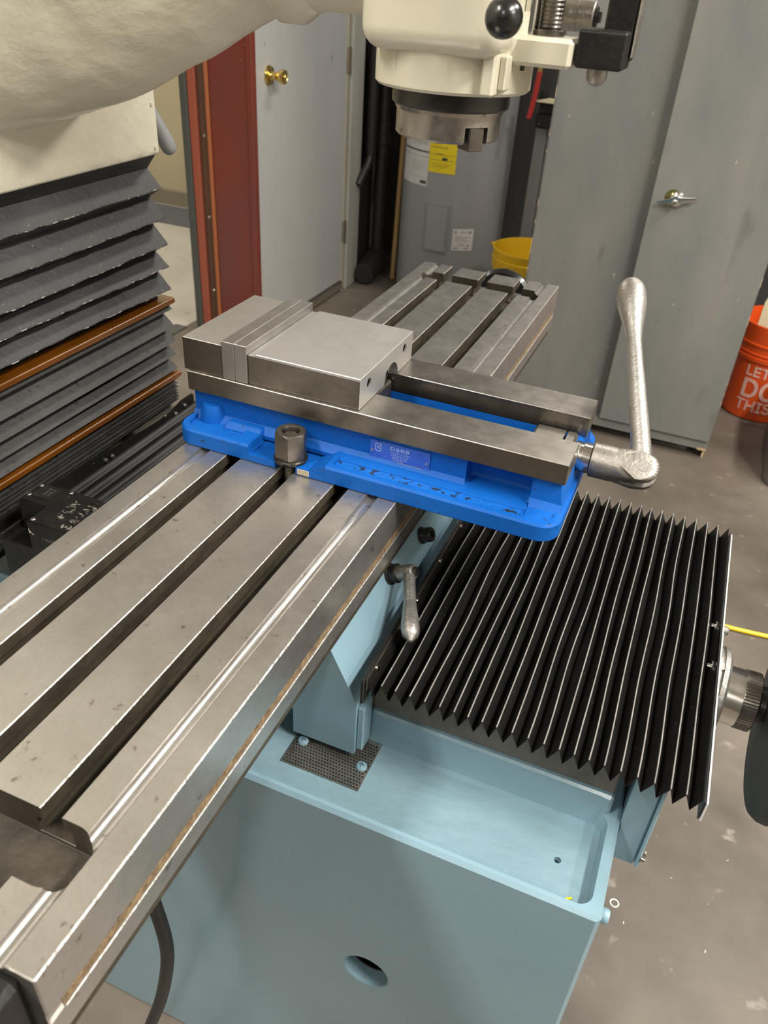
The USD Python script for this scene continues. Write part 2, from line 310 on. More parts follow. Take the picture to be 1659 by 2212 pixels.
obj('core_wall', cube(.1485, .3415, -.2985, -.1515, -.6015, -.3985) - cube(.15, .34, -.297, -.153, -.60, -.40) - cyl((.244, -.33, -.506), (.244, -.28, -.506), .0272, seg=40), 'pedestal_grey', bs)
for p in ((.458, -.30, -.248), (.458, -.30, -.60)): obj('cover_bolt', lathe([(.007, 0), (.0072, .005), (.006, .0075)], p, (1, 0, 0)), 'machine_blue', bs)
obj('end_cover', cube(.4585, .484, -.205, .205, -.293, -.152, .002), 'machine_blue', bs)
obj('end_plate', cube(.4845, .488, -.209, .209, -.290, -.155, .001), 'machine_blue', bs)
for y in (-.206, .2): obj('cover_bolt', lathe([(.005, 0), (.005, .004), (.003, .0055)], (.488, y, -.275), (1, 0, 0)), 'bright_steel', bs)
# strainer: perforated steel sheet with screws
sx0, sx1, sy0, sy1 = .113, .203, -.274, -.206
holes = []
for r in range(18):
    for c in range(26):
        x, y = sx0 + .0025 + c * .0034 + (r % 2) * .0017, sy0 + .0022 + r * .0038
        if x < sx1 - .002 and y < sy1 - .0015: holes.append(Point(x, y).buffer(.00118, 2))
st = obj('strainer', extz(sbox(sx0, sy0, sx1, sy1).difference(shapely.union_all(holes)), -.2494, -.2482), 'forged_steel', bs)
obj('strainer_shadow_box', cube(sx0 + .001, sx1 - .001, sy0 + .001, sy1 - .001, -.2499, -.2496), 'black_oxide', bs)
for p in ((.123, -.2415), (.194, -.245)): obj('screw', panhead((p[0], p[1], -.2482), (0, 0, 1), .0062, .004), 'machine_blue', st)
# --- bed ways
for y0, y1 in ((-.2, -.09), (.09, .2)): obj('bed_way', cube(-.5, .445, y0, y1, -.2055, -.150, .002), 'way_grey', ml)
# --- saddle
spoly = Polygon([(-.085, -.0885), (.146, -.0885), (.1825, -.163), (.1825, -.240), (.11, -.240), (.11, -.2035), (-.085, -.2035)])
sd = exty(Polygon([(-.085, -.0885), (.146, -.0885), (.1825, -.163), (.1825, -.2035), (-.085, -.2035)]), -.24, .24)
for a, b in ((-.24, -.2085), (.2085, .24)): sd = sd + exty(spoly, a, b)
sl = obj('saddle', sd, 'machine_blue', ml)
obj('gib_block', cube(.1827, .190, -.236, -.214, -.235, -.172, .001), 'machine_blue', sl)
sn = np.array([.0745, 0, .0365]); sn /= np.linalg.norm(sn)
def onslant(x, y): return np.array([x, y, -.0885 - (x - .146) * .0745 / .0365])
for x, y in ((.159, -.001), (.1813, .112)): 
    p = onslant(x, y); obj('cap_screw', [lathe([(.0105, 0), (.0105, .003)], p - sn * .0005, sn), capscrew(p + sn * .002, sn, .0092, .013)], 'black_oxide', sl)
# lock lever
p = onslant(.1556, -.0953)
lv = obj('lock_lever', lathe([(.0085, 0), (.0088, .004), (.0088, .019), (.0075, .021)], p + sn * .011, sn), 'cast_aluminium', sl)
obj('lever_collar', lathe([(.0125, 0), (.0125, .003), (.010, .0035), (.010, .009), (.0112, .0095), (.0112, .0115)], p - sn * .0008, sn), 'black_oxide', lv)
hp = p + sn * .025; dn = np.array([.035, -.083, -.016]); dn /= np.linalg.norm(dn)
def tap(t): return np.interp(t, [0, .12, .45, .62, .8, .93, 1.], [.0078, .0066, .0068, .0085, .0102, .0088, .002])
tt = np.linspace(0, 1, 12)
obj('lever_arm', tube([hp + dn * (.094 * t) for t in tt], [tap(t) for t in tt], 16, 3), 'cast_aluminium', lv)
obj('socket_screw', capscrew(p + sn * .0318, sn, .0055, .003), 'black_oxide', lv)
# --- table
tf, tb, ty0, ty1 = .1615, -.0945, -.6246, .671
TB = cube(tb, tf, ty0, ty1, -.073, 0, .0010)
prof = []
for xc in (.0988, .0338, -.0312):
    TB = TB - cube(xc - .0083, xc + .0083, ty0 - .01, ty1 + .01, -.014, .01) - cube(xc - .0145, xc + .0145, ty0 - .01, ty1 + .01, -.0275, -.0125)
    TB = TB - exty(Polygon([(xc - .0083 - .0016, .0009), (xc - .0083, -.0008), (xc + .0083, -.0008), (xc + .0083 + .0016, .0009)]), ty0 - .01, ty1 + .01)
for xc, w in ((.1352, .0062), (-.0664, .0062)):
    TB = TB - cyl((xc, ty0 - .01, .0005), (xc, ty1 + .01, .0005), w, seg=28)
tn = Polygon([(-.0735, -.5835), (.1415, -.5835), (.1415, -.541), (-.0735, -.541)]).buffer(-.0205).buffer(.0205)
tfz = Polygon([(-.0735, .5826), (.1415, .5826), (.1415, .619), (-.0735, .619)]).buffer(-.016).buffer(.016)
TB = TB - extz(tn, -.031, .01) - extz(tfz, -.031, .01)
TB = TB - cube(.1600, .17, ty0 - .01, ty1 + .01, -.0505, -.0405)
TBm = mesh_np(TB); tc = TBm.triangles_center; tnm = TBm.face_normals
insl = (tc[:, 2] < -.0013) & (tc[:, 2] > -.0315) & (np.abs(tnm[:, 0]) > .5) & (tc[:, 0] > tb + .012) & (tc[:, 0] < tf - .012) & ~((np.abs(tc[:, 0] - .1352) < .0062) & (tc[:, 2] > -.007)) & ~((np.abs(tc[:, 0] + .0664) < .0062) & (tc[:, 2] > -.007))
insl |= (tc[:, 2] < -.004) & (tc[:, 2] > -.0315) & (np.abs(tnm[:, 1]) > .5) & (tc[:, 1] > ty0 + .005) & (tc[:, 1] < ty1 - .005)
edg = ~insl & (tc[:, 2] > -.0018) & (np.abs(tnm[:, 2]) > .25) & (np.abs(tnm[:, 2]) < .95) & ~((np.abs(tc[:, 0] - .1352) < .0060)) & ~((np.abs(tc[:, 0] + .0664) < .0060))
tbm = obj('table', trimesh.Trimesh(TBm.vertices, TBm.faces[~insl & ~edg], process=False), 'table_steel', ml)
obj('worn_edges', trimesh.Trimesh(TBm.vertices, TBm.faces[edg], process=False), 'edge_bright', tbm)
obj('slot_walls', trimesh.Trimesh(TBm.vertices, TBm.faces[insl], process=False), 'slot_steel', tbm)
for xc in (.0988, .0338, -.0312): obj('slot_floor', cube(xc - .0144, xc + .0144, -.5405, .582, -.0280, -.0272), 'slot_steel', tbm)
obj('trough_floor', [extz(tn.buffer(-.0003), -.0315, -.0306)], 'trough_grime', tbm); obj('trough_floor', [extz(tfz.buffer(-.0003), -.0315, -.0306)], 'trough_grime', tbm)
obj('stop_groove', cube(.1590, .1606, ty0 + .012, ty1 - .012, -.0504, -.0406), 'rust', tbm)
obj('groove_lip', cube(.1603, .1622, ty0 + .012, ty1 - .012, -.0524, -.0507, .0005), 'edge_bright', tbm)
obj('end_bracket', cube(-.02, .152, ty0 - .16, ty0 - .0005, -.16, -.004, .004), 'black_paint', ml)
obj('lower_rail', cube(.06, .158, ty0 + .012, ty1 - .01, -.0885, -.0732, .002), 'slot_steel', tbm)
# far end handwheel
hw = obj('table_handwheel', lathe([(.044, 0), (.0455, .012), (.053, .016), (.060, .012), (.061, .004), (.055, -.003), (.046, -.002)], (.045, .735, -.070), (0, 1, 0), 48), 'black_plastic', ml)
obj('handwheel_shaft', cyl((.045, ty1, -.070), (.045, .735, -.070), .014), 'bright_steel', hw)
# --- front way cover (accordion)
npl, xa, xb = 22, .1925, .5105
xs, zs = [], []
for k in range(npl * 2 + 1):
    u = k / (npl * 2); e = .0009 * math.sin(k * 2.7)
    x = xa + (xb - xa) * (u * .965 + .035 * math.sin(u * math.pi / 2)) + (e if 0 < k < npl * 2 else 0); xs.append(x); zs.append(-.1275 if k % 2 == 0 else -.1445)
ys = np.linspace(-.238, .218, 15)
P = np.zeros((len(xs), len(ys), 3))
for i in range(len(xs)):
    wob = meshkit.noise(np.stack([ys * 9, np.full_like(ys, i * .37), np.zeros_like(ys)], -1), 3) - .5
    wob *= np.sin((ys - ys[0]) / (ys[-1] - ys[0]) * np.pi) * (.004 if 0 < i < len(xs) - 1 else 0)
    P[i, :, 0] = xs[i] + wob; P[i, :, 1] = ys; P[i, :, 2] = zs[i] + .2 * wob
fb = obj('front_way_cover', sheet(P[:, ::-1], .0009, (0, 0, 1)), 'bellows_black', ml, smooth=False)
for i in range(2, len(xs) - 1, 2):
    q = P[i][::2].copy(); q[:, 2] += .0003
    obj('fold_edge', tube(q, .0008, 6, 3), 'bead_edge', fb)
lp = cube(.1870, .1905, -.244, .222, -.155, -.122, .0008)
pl = obj('mounting_plate', lp, 'black_paint', fb)
obj('clamp_strip', cube(.1907, .1922, -.240, .218, -.1385, -.1225, .0004), 'dark_steel', pl)
for y in (-.215, -.15, -.10, -.02, .06): obj('rivet', panhead((.1922, y, -.130), (1, 0, .25), .0036, .0025, False), 'bright_steel', pl)
pe = obj('end_plate', cube(.5115, .5130, -.240, .205, -.150, -.1268, .0004), 'black_paint', fb)
obj('outer_plate', cube(.5138, .5155, -.240, .204, -.152, -.1272, .0004), 'label_white', pe)
for y in (.019, -.05): obj('hex_bolt', [hexa((.5115, y, -.1375), (-1, 0, 0), .0062, .004), cyl((.5075, y, -.1375), (.5035, y, -.1375), .003, seg=12)], 'bright_steel', pe)
obj('bolt', lathe([(.0055, 0), (.0055, .006), (.0045, .0075)], (.5155, .022, -.142), (1, 0, 0)), 'forged_steel', pe)
# --- cross feed dial and handwheel
hz = -.212
obj('screw_bearing', cube(.4885, .5165, -.05, .05, -.27, -.153, .004), 'cast_aluminium', ml)
cd = obj('feed_dial', lathe([(.052, .0), (.052, .008), (.049, .0085), (.049, .0105), (.0525, .011), (.0525, .016), (.049, .019)], (.517, 0, hz), (1, 0, 0), 56), 'cast_aluminium', ml)
obj('dial_sleeve', lathe([(.0335, 0), (.0335, .020)], (.536, 0, hz), (1, 0, 0), 40), 'bright_steel', cd)
for k in range(40):
    a = 2 * math.pi * k / 40; ln_ = .005 if k % 5 == 0 else .003
    if math.cos(a) > -.3: obj('dial_mark', cube(.5185, .5185 + ln_, -.0003, .0003, .0519, .0522).rotate((math.degrees(a), 0, 0)).translate((0, 0, hz)), 'ink', cd)
kk = MF.revolve(CS([[(0, 0), (.034, 0), (.0345, .001), (.0345, .016), (.0335, .017), (0, .017)]], m3.FillRule.NonZero), 60)
for k in range(60):
    a = 2 * math.pi * k / 60
    kk = kk - MF.cube((.0016, .0016, .03), True).rotate((0, 0, 45)).translate((.0349, 0, .0085)).rotate((18, 0, 0) if False else (0, 0, 0)).rotate((0, 0, math.degrees(a)))
obj('knurled_ring', place(kk, (.556, 0, hz), (1, 0, 0)), 'dark_steel', cd)
obj('dial_screw', lathe([(.005, 0), (.005, .004)], (.526, -.0125, hz + .0455), (0, -.2, 1)), 'forged_steel', cd)
wh = obj('cross_handwheel', lathe([(.025, 0), (.118, .012), (.122, .018), (.123, .026), (.118, .034), (.105, .036), (.025, .018)], (.586, 0, hz - .004), (1, 0, 0), 72), 'wheel_paint', ml)
obj('wheel_hub', lathe([(.020, 0), (.0215, .002), (.0215, .008), (.018, .010), (.018, .013), (.0225, .016), (.0225, .05)], (.574, 0, hz), (1, 0, 0), 36), 'black_plastic', wh)
obj('wheel_crank', lathe([(.008, 0), (.012, .02), (.013, .05), (.008, .07)], (.62, -.03, hz + .09), (1, 0, 0)), 'black_plastic', wh)
# --- column and its way cover
obj('column', cube(-.95, -.36, -.24, .18, -.205, 1.15, .01), 'cream_smooth', ml)
def zz(rid, val_x, rid_x, z0, z1):
    pts = [(val_x, z0)]
    allz = [z0] + rid + [z1]
    for i, r in enumerate(rid):
        pts.append((rid_x + .0008 * ((i * 7) % 3 - 1), r))
        nxt = rid[i + 1] if i + 1 < len(rid) else z1
        pts.append((val_x, r - (r - nxt) * .34))
    return pts
def accordion(pts, y0, y1, ny, th, amp, seed, bow=.006):
    ys = np.linspace(y0, y1, ny); P = np.zeros((len(pts), ny, 3))
    for i, (x, z) in enumerate(pts):
        w = (meshkit.noise(np.stack([ys * 5, np.full_like(ys, i * .71), np.zeros_like(ys)], -1), seed) - .5) * amp
        if i == 0 or i == len(pts) - 1: w = w * 0
        end = np.clip((ys - y1 + .02) / .02, 0, 1)
        P[i, :, 0] = x - end * 0 + w * .3; P[i, :, 1] = ys; P[i, :, 2] = z + w
    global LASTP; LASTP = P
    return sheet(P[:, ::1], th, (1, 0, 0))
R1 = [.183, .142, .106, .074, .044]
R2 = [.012, -.016, -.040, -.062, -.084]
R3 = [-.1035, -.1100, -.1162, -.1222, -.1280, -.1336, -.139]
Y0, Y1 = -.42, .2
p1 = [(-.330, .226), (-.346, .207)] + zz(R1, -.346, -.3245, .207, .030)[1:]
c1 = obj('column_way_cover', accordion(p1, Y0, Y1, 26, .001, .006, 11), 'bellows_gray', ml, smooth=False)
for i in range(2, len(p1) - 1, 2):
    q = LASTP[i].copy(); yy = np.linspace(0, 1, 90); q = np.stack([np.interp(yy, np.linspace(0, 1, len(q)), q[:, k]) for k in range(3)], -1)
    q[:, 2] += (meshkit.noise(np.stack([yy * 40, np.full_like(yy, i), np.zeros_like(yy)], -1), 4) - .5) * .0022; q[:, 0] += .0001
    obj('seam', tube(q, .0007, 6, 1), 'seam_worn', c1)
p2 = zz(R2, -.344, -.3255, .026, -.096)
obj('lower_folds', accordion(p2, Y0, Y1, 22, .001, .003, 12), 'bellows_grey_worn', c1, smooth=False)
p3 = zz(R3, -.3425, -.3285, -.0995, -.1455)
obj('packed_folds', accordion(p3, Y0, Y1, 20, .0008, .0022, 13), 'bellows_grey_worn', c1, smooth=False)
def amber(z):
    arc = [(-.3255 + .0025 * math.sin(t), z - .0030 + .0025 * math.cos(t)) for t in np.linspace(0, math.pi / 2, 9)]
    return exty(Polygon([(-.346, z)] + arc + [(-.3230, z - .0078), (-.3295, z - .0084), (-.346, z - .007)]), Y0, Y1 + .003)
obj('wiper_strip', amber(.0285), 'amber', c1, smooth=35); obj('wiper_strip', amber(-.0895), 'amber', c1, smooth=35)
obj('cover_backing', cube(-.36, -.348, Y0, Y1 - .004, -.15, .225), 'bellows_black', c1)
# --- rear way cover between column and saddle
py = [(-.235, -.155), (-.235, -.108), (-.13, -.107), (-.02, -.1135), (.095, -.1205), (.125, -.1185), (.155, -.112), (.181, -.112), (.185, -.116), (.185, -.155)]
rc = obj('rear_way_cover', extx(Polygon(py), -.2925, -.2905), 'black_paint', ml)
for y, z in ((.136, -.1265), (.160, -.123), (-.026, -.1235), (-.012, -.1245)): obj('rivet', panhead((-.2905, y, z), (1, 0, .2), .0034, .003, False), 'bright_steel', rc)
n2 = 9; pts = []
for k in range(n2 * 8 + 1):
    u = k / 8.; pts.append((-.290 + u * .0215, -.1360 + .0085 * abs(math.cos(math.pi * u)) ** .6))
ys = np.linspace(-.23, .2, 12); P = np.zeros((len(pts), len(ys), 3))
for i, (x, z) in enumerate(pts): P[i, :, 0] = x; P[i, :, 1] = ys; P[i, :, 2] = z
obj('rubber_folds', sheet(P[:, ::-1], .001, (0, 0, 1)), 'rubber_black', rc, smooth=True)
# --- black travel sensor box behind the table
bxp = Polygon([(-.247, -.216), (-.2095, -.216), (-.2095, -.2445), (-.11, -.2445), (-.11, -.182), (-.150, -.182), (-.168, -.1765), (-.2, -.1762), (-.220, -.176), (-.241, -.1775), (-.247, -.183)])
bx = obj('switch_box', extz(bxp, -.1105, -.0615) + extz(bxp.buffer(-.0015), -.062, -.060), 'black_paint', ml)
bx2 = obj('box_base', cube(-.258, -.105, -.243, -.155, -.15, -.102, .002) + cube(-.258, -.254, -.243, -.19, -.104, -.094, .001), 'black_paint', bx)
obj('box_bracket', cube(-.222, -.11, -.272, -.244, -.205, -.128, .002), 'label_white', bx)
obj('label_plate', extz(sbox(-.239, -.205, -.214, -.181).buffer(-.003).buffer(.003), -.0598, -.0592), 'black_oxide', bx)
for k, s in enumerate(('MADE IN', 'U.S.A.')): obj('label_text', text(s, .0034, (-.2255 + .0052 * k, -.1995 + .001 * k, -.0592), (0, 1, 0), (-1, 0, 0), .0004, False, .014), 'plate_steel', bx)
for x, y in ((-.2425, -.204), (-.243, -.184), (-.2035, -.181), (-.2045, -.2395)): obj('screw', panhead((x, y, -.060), (0, 0, 1), .0028, .0014), 'forged_steel', bx)
obj('raised_text', text('EASY', .0095, (-.1770, -.2275, -.060), (0, 1, 0), (-1, 0, .0), .0016, True, .035), 'worn_letter', bx)
obj('raised_text', text('SAVAN', .0105, (-.1580, -.2415, -.060), (0, 1, 0), (-1, 0, .0), .0016, True, .056), 'worn_letter', bx)
obj('side_label', text('I  ELECTRONIC', .003, (-.192, -.2446, -.080), (1, 0, 0), (0, 0, 1), .0004), 'plate_steel', bx)
# --- head slide casting with the neck
secs = [(-.37, .225, .270, .97), (-.32, .205, .285, .97), (-.28, .168, .297, .94), (-.24, .130, .309, .91), (-.20, .106, .3223, .88), (-.16, .091, .3383, .84), (-.12, .080, .3584, .81), (-.085, .074, .3744, .78), (-.055, .070, .3926, .76), (-.02, .068, .4093, .735), (.03, .066, .417, .72), (.09, .066, .418, .72)]
NA = 44; V = []
for (x, w, b, t) in secs:
    c, h = (b + t) / 2, (t - b) / 2
    for k in range(NA):
        a = 2 * math.pi * k / NA; ca, sa = math.cos(a), math.sin(a); e = float(np.interp(x, [-.32, -.16], [.72, .98]))
        V.append((x, -.02 + w * math.copysign(abs(ca) ** e, ca), c + h * math.copysign(abs(sa) ** e, sa)))
F = []
for i in range(len(secs) - 1):
    for k in range(NA):
        a, b = i * NA + k, i * NA + (k + 1) % NA
        F += [[a, b + NA, b], [a, a + NA, b + NA]]
n0 = len(V); V += [(secs[0][0], 0, .6), (secs[-1][0], 0, .55)]
for k in range(NA):
    F += [[n0, k, (k + 1) % NA], [n0 + 1, (len(secs) - 1) * NA + (k + 1) % NA, (len(secs) - 1) * NA + k]]
neck = MF(m3.Mesh(np.array(V, np.float32), np.array(F, np.uint32)))
if neck.volume() < 0: neck = MF(m3.Mesh(np.array(V, np.float32), np.array(F, np.uint32)[:, ::-1].copy()))
slide = cube(-.75, -.322, -.46, .2, .227, .98, .003)
cast = (neck + slide).refine_to_length(.010)
cm = mesh_np(cast); cm.merge_vertices()
keep = np.array(cm.vertices)
trimesh.smoothing.filter_taubin(cm, lamb=.5, nu=.51, iterations=12)
v = np.array(cm.vertices); sharp = np.clip(((keep[:, 2] < .262) | (keep[:, 0] < -.36) | (keep[:, 1] > .17) & (keep[:, 0] < -.3)).astype(float), 0, 1)[:, None]
v = v * (1 - sharp) + keep * sharp
nz = meshkit.fbm(v * 26, 3, 5) - .5; ln = np.clip((v[:, 2] - .235) / .05, 0, 1) * (v[:, 0] > -.321)
nz2 = meshkit.fbm(v * np.array([14, 30, 30]), 2, 9) - .5
v = v + cm.vertex_normals * ((nz * .0038 + nz2 * .0025) * ln)[:, None]
cast = trimesh.Trimesh(v, cm.faces, process=False)
hc = obj('head_casting', cast, 'cream_paint', ml, smooth=40)
for z, y in ((.236, .190), (.288, .190)): obj('plug', lathe([(.003, 0), (.0025, .0018)], (-.322, y, z), (1, 0, 0), 12), 'cream_paint', hc)
def ring(x0, x1, w, b, t, g):
    s1 = [(-.02 + (w + g) * math.cos(a), (b + t) / 2 + ((t - b) / 2 + g) * math.sin(a)) for a in np.linspace(0, 2 * math.pi, 49)[:-1]]
    return extx(Polygon(s1), x0, x1)
obj('neck_flange', MF.batch_hull([ring(-.017, -.016, .068, .409, .735, -.001), ring(-.012, .008, .068, .411, .73, .0055), ring(.022, .024, .066, .416, .72, -.001)]), 'cream_paint', hc)
lt = np.linspace(0, 1, 10)
la, lb = np.array([-.385, .235, .315]), np.array([-.348, .262, .214])
obj('clamp_lever', tube([la + (lb - la) * t for t in np.r_[np.linspace(0, .9, 12), [.94, .97, .99, 1.]]], None, 20, 1, rlist=np.interp(np.r_[np.linspace(0, .9, 12), [.94, .97, .99, 1.]], [0, .4, .75, .88, .94, .97, .99, 1.], [.0062, .0085, .0112, .0114, .0100, .0078, .0046, .0006])), 'lever_grey', ml, smooth=50)
# --- spindle head
hu = rbox(.083, .203, -.078, .09, .3975, .75, .017, 24)
hd = obj('spindle_head', hu + MF.batch_hull([cyl((.143, 0, .372), (.143, 0, .43), .0680, seg=64), cyl((.143, 0, .3695), (.143, 0, .372), .0655, .068, 64)]) + MF.batch_hull([cyl((.143, 0, .40), (.143, 0, .41), .068, seg=64), cube(.088, .198, -.066, .05, .425, .43)]), 'cream_smooth', ml)
obj('guide_rib', cube(.186, .197, -.062, -.02, .371, .42, .002) + cube(.197, .203, -.050, 0, .3755, .40, .001), 'cream_smooth', hd)
obj('stop_bracket', cube(.192, .2495, -.036, .018, .3935, .4145, .003), 'cream_smooth', hd)
obj('set_screw', cyl((.2495, -.012, .402), (.2499, -.012, .402), .0028, seg=14), 'black_oxide', hd)
obj('grub_screw', cyl((.2075, -.02, .3925), (.2075, -.02, .389), .0027, seg=12), 'black_oxide', hd)
obj('guide_rod', cyl((.2075, -.012, .4135), (.2075, -.012, .75), .0068), 'bright_steel', hd)
thr = [(.0085, 0)]
for k in range(60): thr += [(.0092, .003 * k + .0012), (.0083, .003 * k + .0026)]
tr_ = obj('depth_screw', lathe(thr + [(.0085, .19)], (.2245, -.010, .4135), (0, 0, 1), 24), 'dark_steel', hd)
obj('depth_nut', lathe([(.0115, 0), (.0118, .001), (.0118, .0045), (.0105, .0055)], (.2245, -.010, .4135)), 'dark_steel', tr_)
obj('stop_web', cube(.2120, .2165, -.004, .010, .4135, .75, .001), 'cream_smooth', hd)
cl = obj('stop_collar', lathe([(.0112, 0), (.0116, .001), (.0116, .014), (.0113, .0142), (.0113, .0148), (.0116, .015), (.0116, .027), (.0105, .028)], (.2225, .035, .4285), (1, 0, 0)), 'forged_steel', hd)
obj('collar_bolt', [lathe([(.0075, 0), (.0075, .002)], (.2505, .035, .4285), (1, 0, 0)), hexa((.2525, .035, .4285), (1, 0, 0), .0045, .003)], 'black_oxide', cl)
bk = obj('stop_arm', rbox(.2512, .289, -.030, .010, .3955, .4225, .0028, 10) + cube(.266, .290, -.006, .018, .40, .75, .002), 'black_paint', hd)
obj('arm_edge', cube(.2901, .2915, -.006, .018, .404, .75, .0005), 'forged_steel', bk)
obj('dowel_pin', lathe([(.002, 0), (.0055, .0015), (.0080, .005), (.0085, .010), (.0085, .02)], (.268, -.012, .3825)), 'cast_aluminium', bk)
bl = (MF.sphere(.0139, 40) - (cyl((0, 0, .0005), (0, 0, -.0005), .03) - cyl((0, 0, .001), (0, 0, -.001), .0136, seg=40))).translate((.2080, -.0955, .4275))
kb = obj('ball_knob', bl, 'black_plastic', hd)
obj('knob_shaft', cyl((.2080, -.0955, .440), (.2080, -.0955, .56), .0045), 'bright_steel', kb)
nr = obj('nose_ring', lathe([(.050, .3545), (.0523, .3565), (.0523, .371)], (.143, 0, 0), (0, 0, 1), 64), 'black_oxide', hd)
nosem = lathe([(.0455, .330), (.0475, .332), (.0475, .350), (.049, .3525), (.049, .356)], (.143, 0, 0), (0, 0, 1), 64) - cyl((.143, 0, .32), (.143, 0, .40), .028, seg=40)
nosem = nosem - cube(.170, .20, -.0115, .0115, .32, .3435)
nosem = nosem.rotate((0, 0, 0))
def rotz(m, deg): return m.translate((-.143, 0, 0)).rotate((0, 0, deg)).translate((.143, 0, 0))
obj('spindle_nose', rotz(nosem, -40), 'spindle_steel', hd)
obj('drive_key', rotz(cube(.172, .1905, -.0075, .0075, .3245, .343, .001), -40), 'dark_steel', hd)

# ================================================================ THE VISE
vs = thing('machine_vise', 'blue cast machine vise with ground steel jaws bolted across the slotted table', 'vise', (.11, 0, 0))
fl = Polygon([(-.106, -.112), (.3265, -.112), (.3265, .112), (-.106, .112)]).buffer(-.022).buffer(.022)
nt = [sbox(.0333 - .0135, s * .085 - .035 if s < 0 else .085, .0333 + .0135, -.085 if s < 0 else .13).buffer(0) for s in (-1, 1)]
notch = [Polygon([(.0333 - .0125, -.14), (.0333 + .0125, -.14), (.0333 + .0125, -.099), (.0333 - .0125, -.099)]).union(Point(.0333, -.0995).buffer(.0125, 8))]
notch.append(shapely.affinity.scale(notch[0], 1, -1, origin=(0, 0)))
ntu = shapely.union_all(notch)
low = sbox(-.012, -.2, .078, .2)
body = MF.batch_hull([extz(fl.buffer(-.001), .0003, .002), extz(fl, .0015, .0175), extz(fl.buffer(-.002), .0175, .020)])
body = body - extz(sbox(-.012, -.2, .062, -.0735), .0090, .1) - extz(sbox(-.012, .0735, .062, .2), .0090, .1)
ramp = lambda s: MF.batch_hull([cube(.0605, .0625, min(s * .0735, s * .111), max(s * .0735, s * .111), .008, .0092), cube(.0795, .0805, min(s * .0735, s * .1115), max(s * .0735, s * .1115), .008, .0195)])
body = body - extz(sbox(.061, -.2, .080, -.0735), .0088, .1) - extz(sbox(.061, .0735, .080, .2), .0088, .1) + ramp(-1) + ramp(1)
rampl = lambda s: MF.batch_hull([cube(-.0125, -.011, min(s * .0735, s * .111), max(s * .0735, s * .111), .008, .0092), cube(-.0245, -.0235, min(s * .0735, s * .1115), max(s * .0735, s * .1115), .008, .0195)])
body = body + rampl(-1) + rampl(1)
inner = fl.buffer(-.0085).difference(sbox(-.03, -.2, .085, .2))
body = body - extz(inner, .0165, .03)
wall = MF.batch_hull([cube(-.1045, .3185, -.0715, .0715, .012, .0505, .002)]) + MF.batch_hull([cube(-.1045, .3185, -.0715, .0715, .022, .024), cube(-.103, .3185, -.0795, .0795, .012, .0165)])
body = body + wall
body = body + MF.batch_hull([cube(.290, .3195, -.0735, .0735, .028, .0505, .002), cube(.290, .3215, -.0770, .0770, .024, .026)]) + MF.batch_hull([cube(.290, .3215, -.0770, .0770, .024, .026), cube(.2905, .3235, -.084, .084, .0185, .0195)]) + MF.batch_hull([cube(.2905, .3235, -.084, .084, .0185, .0195), cube(.2905, .325, -.100, .100, .014, .0168)])
for s in (-1, 1):
    body = body + MF.batch_hull([cyl((-.080, s * .0715, .012), (-.080, s * .0715, .030), .0155, .0135, 24), cyl((-.080, s * .071, .030), (-.080, s * .071, .036), .0125, .011, 24)])
win = rbox(.2205, .2885, -.10, -.050, .0185, .0485, .005, 10)
for sg in (-1, 1): body = body + MF.batch_hull([cube(-.058, -.0115, min(sg * .07, sg * .0865), max(sg * .07, sg * .0865), .012, .0185, .001), cube(-.056, -.0135, min(sg * .07, sg * .0815), max(sg * .07, sg * .0815), .0195, .0235, .001)]) + MF.batch_hull([cube(.082, .292, min(sg * .07, sg * .0885), max(sg * .07, sg * .0885), .012, .0172), cube(.084, .290, min(sg * .07, sg * .083), max(sg * .07, sg * .083), .0172, .0196, .001)])
body = body - win - win.mirror((0, 1, 0))
body = body - cube(-.02, .3045, -.029, .029, .014, .08) - cyl((.29, 0, .0425), (.35, 0, .0425), .0165, seg=32)
body = body - extz(ntu, -.01, .03) - cube(.300, .322, -.010, .010, .044, .06)
bd = obj('vise_body', body, 'blue_enamel', vs)
obj('pitted_ledge', cube(.084, .286, -.1030, -.0865, .0160, .01665) , 'blue_pitted', bd)
obj('machined_pad', cube(.0475, .062, -.1124, -.1105, .0012, .0086, .0006), 'jamb_edge', bd)
obj('vise_screw', [cyl((-.02, 0, .0425), (.31, 0, .0425), .011), cyl((-.02, 0, .0425), (.305, 0, .0425), .0125)], 'dark_steel', vs)
obj('thrust_block', cube(.268, .314, -.0255, .0255, .030, .0565, .003) - cube(.3005, .303, -.03, .03, .045, .06), 'vise_steel', vs)
obj('screw_collar', lathe([(.0155, 0), (.0155, .004), (.0145, .0045), (.0145, .008), (.0158, .0085), (.0158, .017)], (.316, 0, .0425), (1, 0, 0)), 'bright_steel', vs)
obj('nut_block', cube(.03, .0965, -.0275, .0275, .020, .066, .002), 'dark_steel', vs)
for s in (-1, 1):
    y0, y1 = (-.0795, -.0295) if s < 0 else (.0295, .078)
    obj('bed_rail', cube(-.1055, .3215, y0, y1, .0505, .073, .0006), 'vise_steel', vs)
    obj('rail_side_shade', cube(-.1050, .3210, y0 - .0002, y0 + .0005, .0510, .0722), 'shaded_flank_steel', vs)  # thin dark skin: shade painted on the near side of each rail
obj('fixed_jaw', cube(-.1105, -.0612, -.0765, .0765, .0732, .1105, .0007) + cube(-.095, -.080, -.076, .076, .070, .0735), 'ground_steel', vs)
obj('jaw_plate', cube(-.0608, -.0456, -.0775, .0775, .0732, .1160, .0005), 'plate_steel', vs); obj('jaw_plate', cube(-.0453, -.0305, -.0775, .0775, .0732, .1160, .0005), 'plate_steel', vs)
mj = cube(-.0300, .1005, -.0750, .0750, .0733, .1085, .0007)
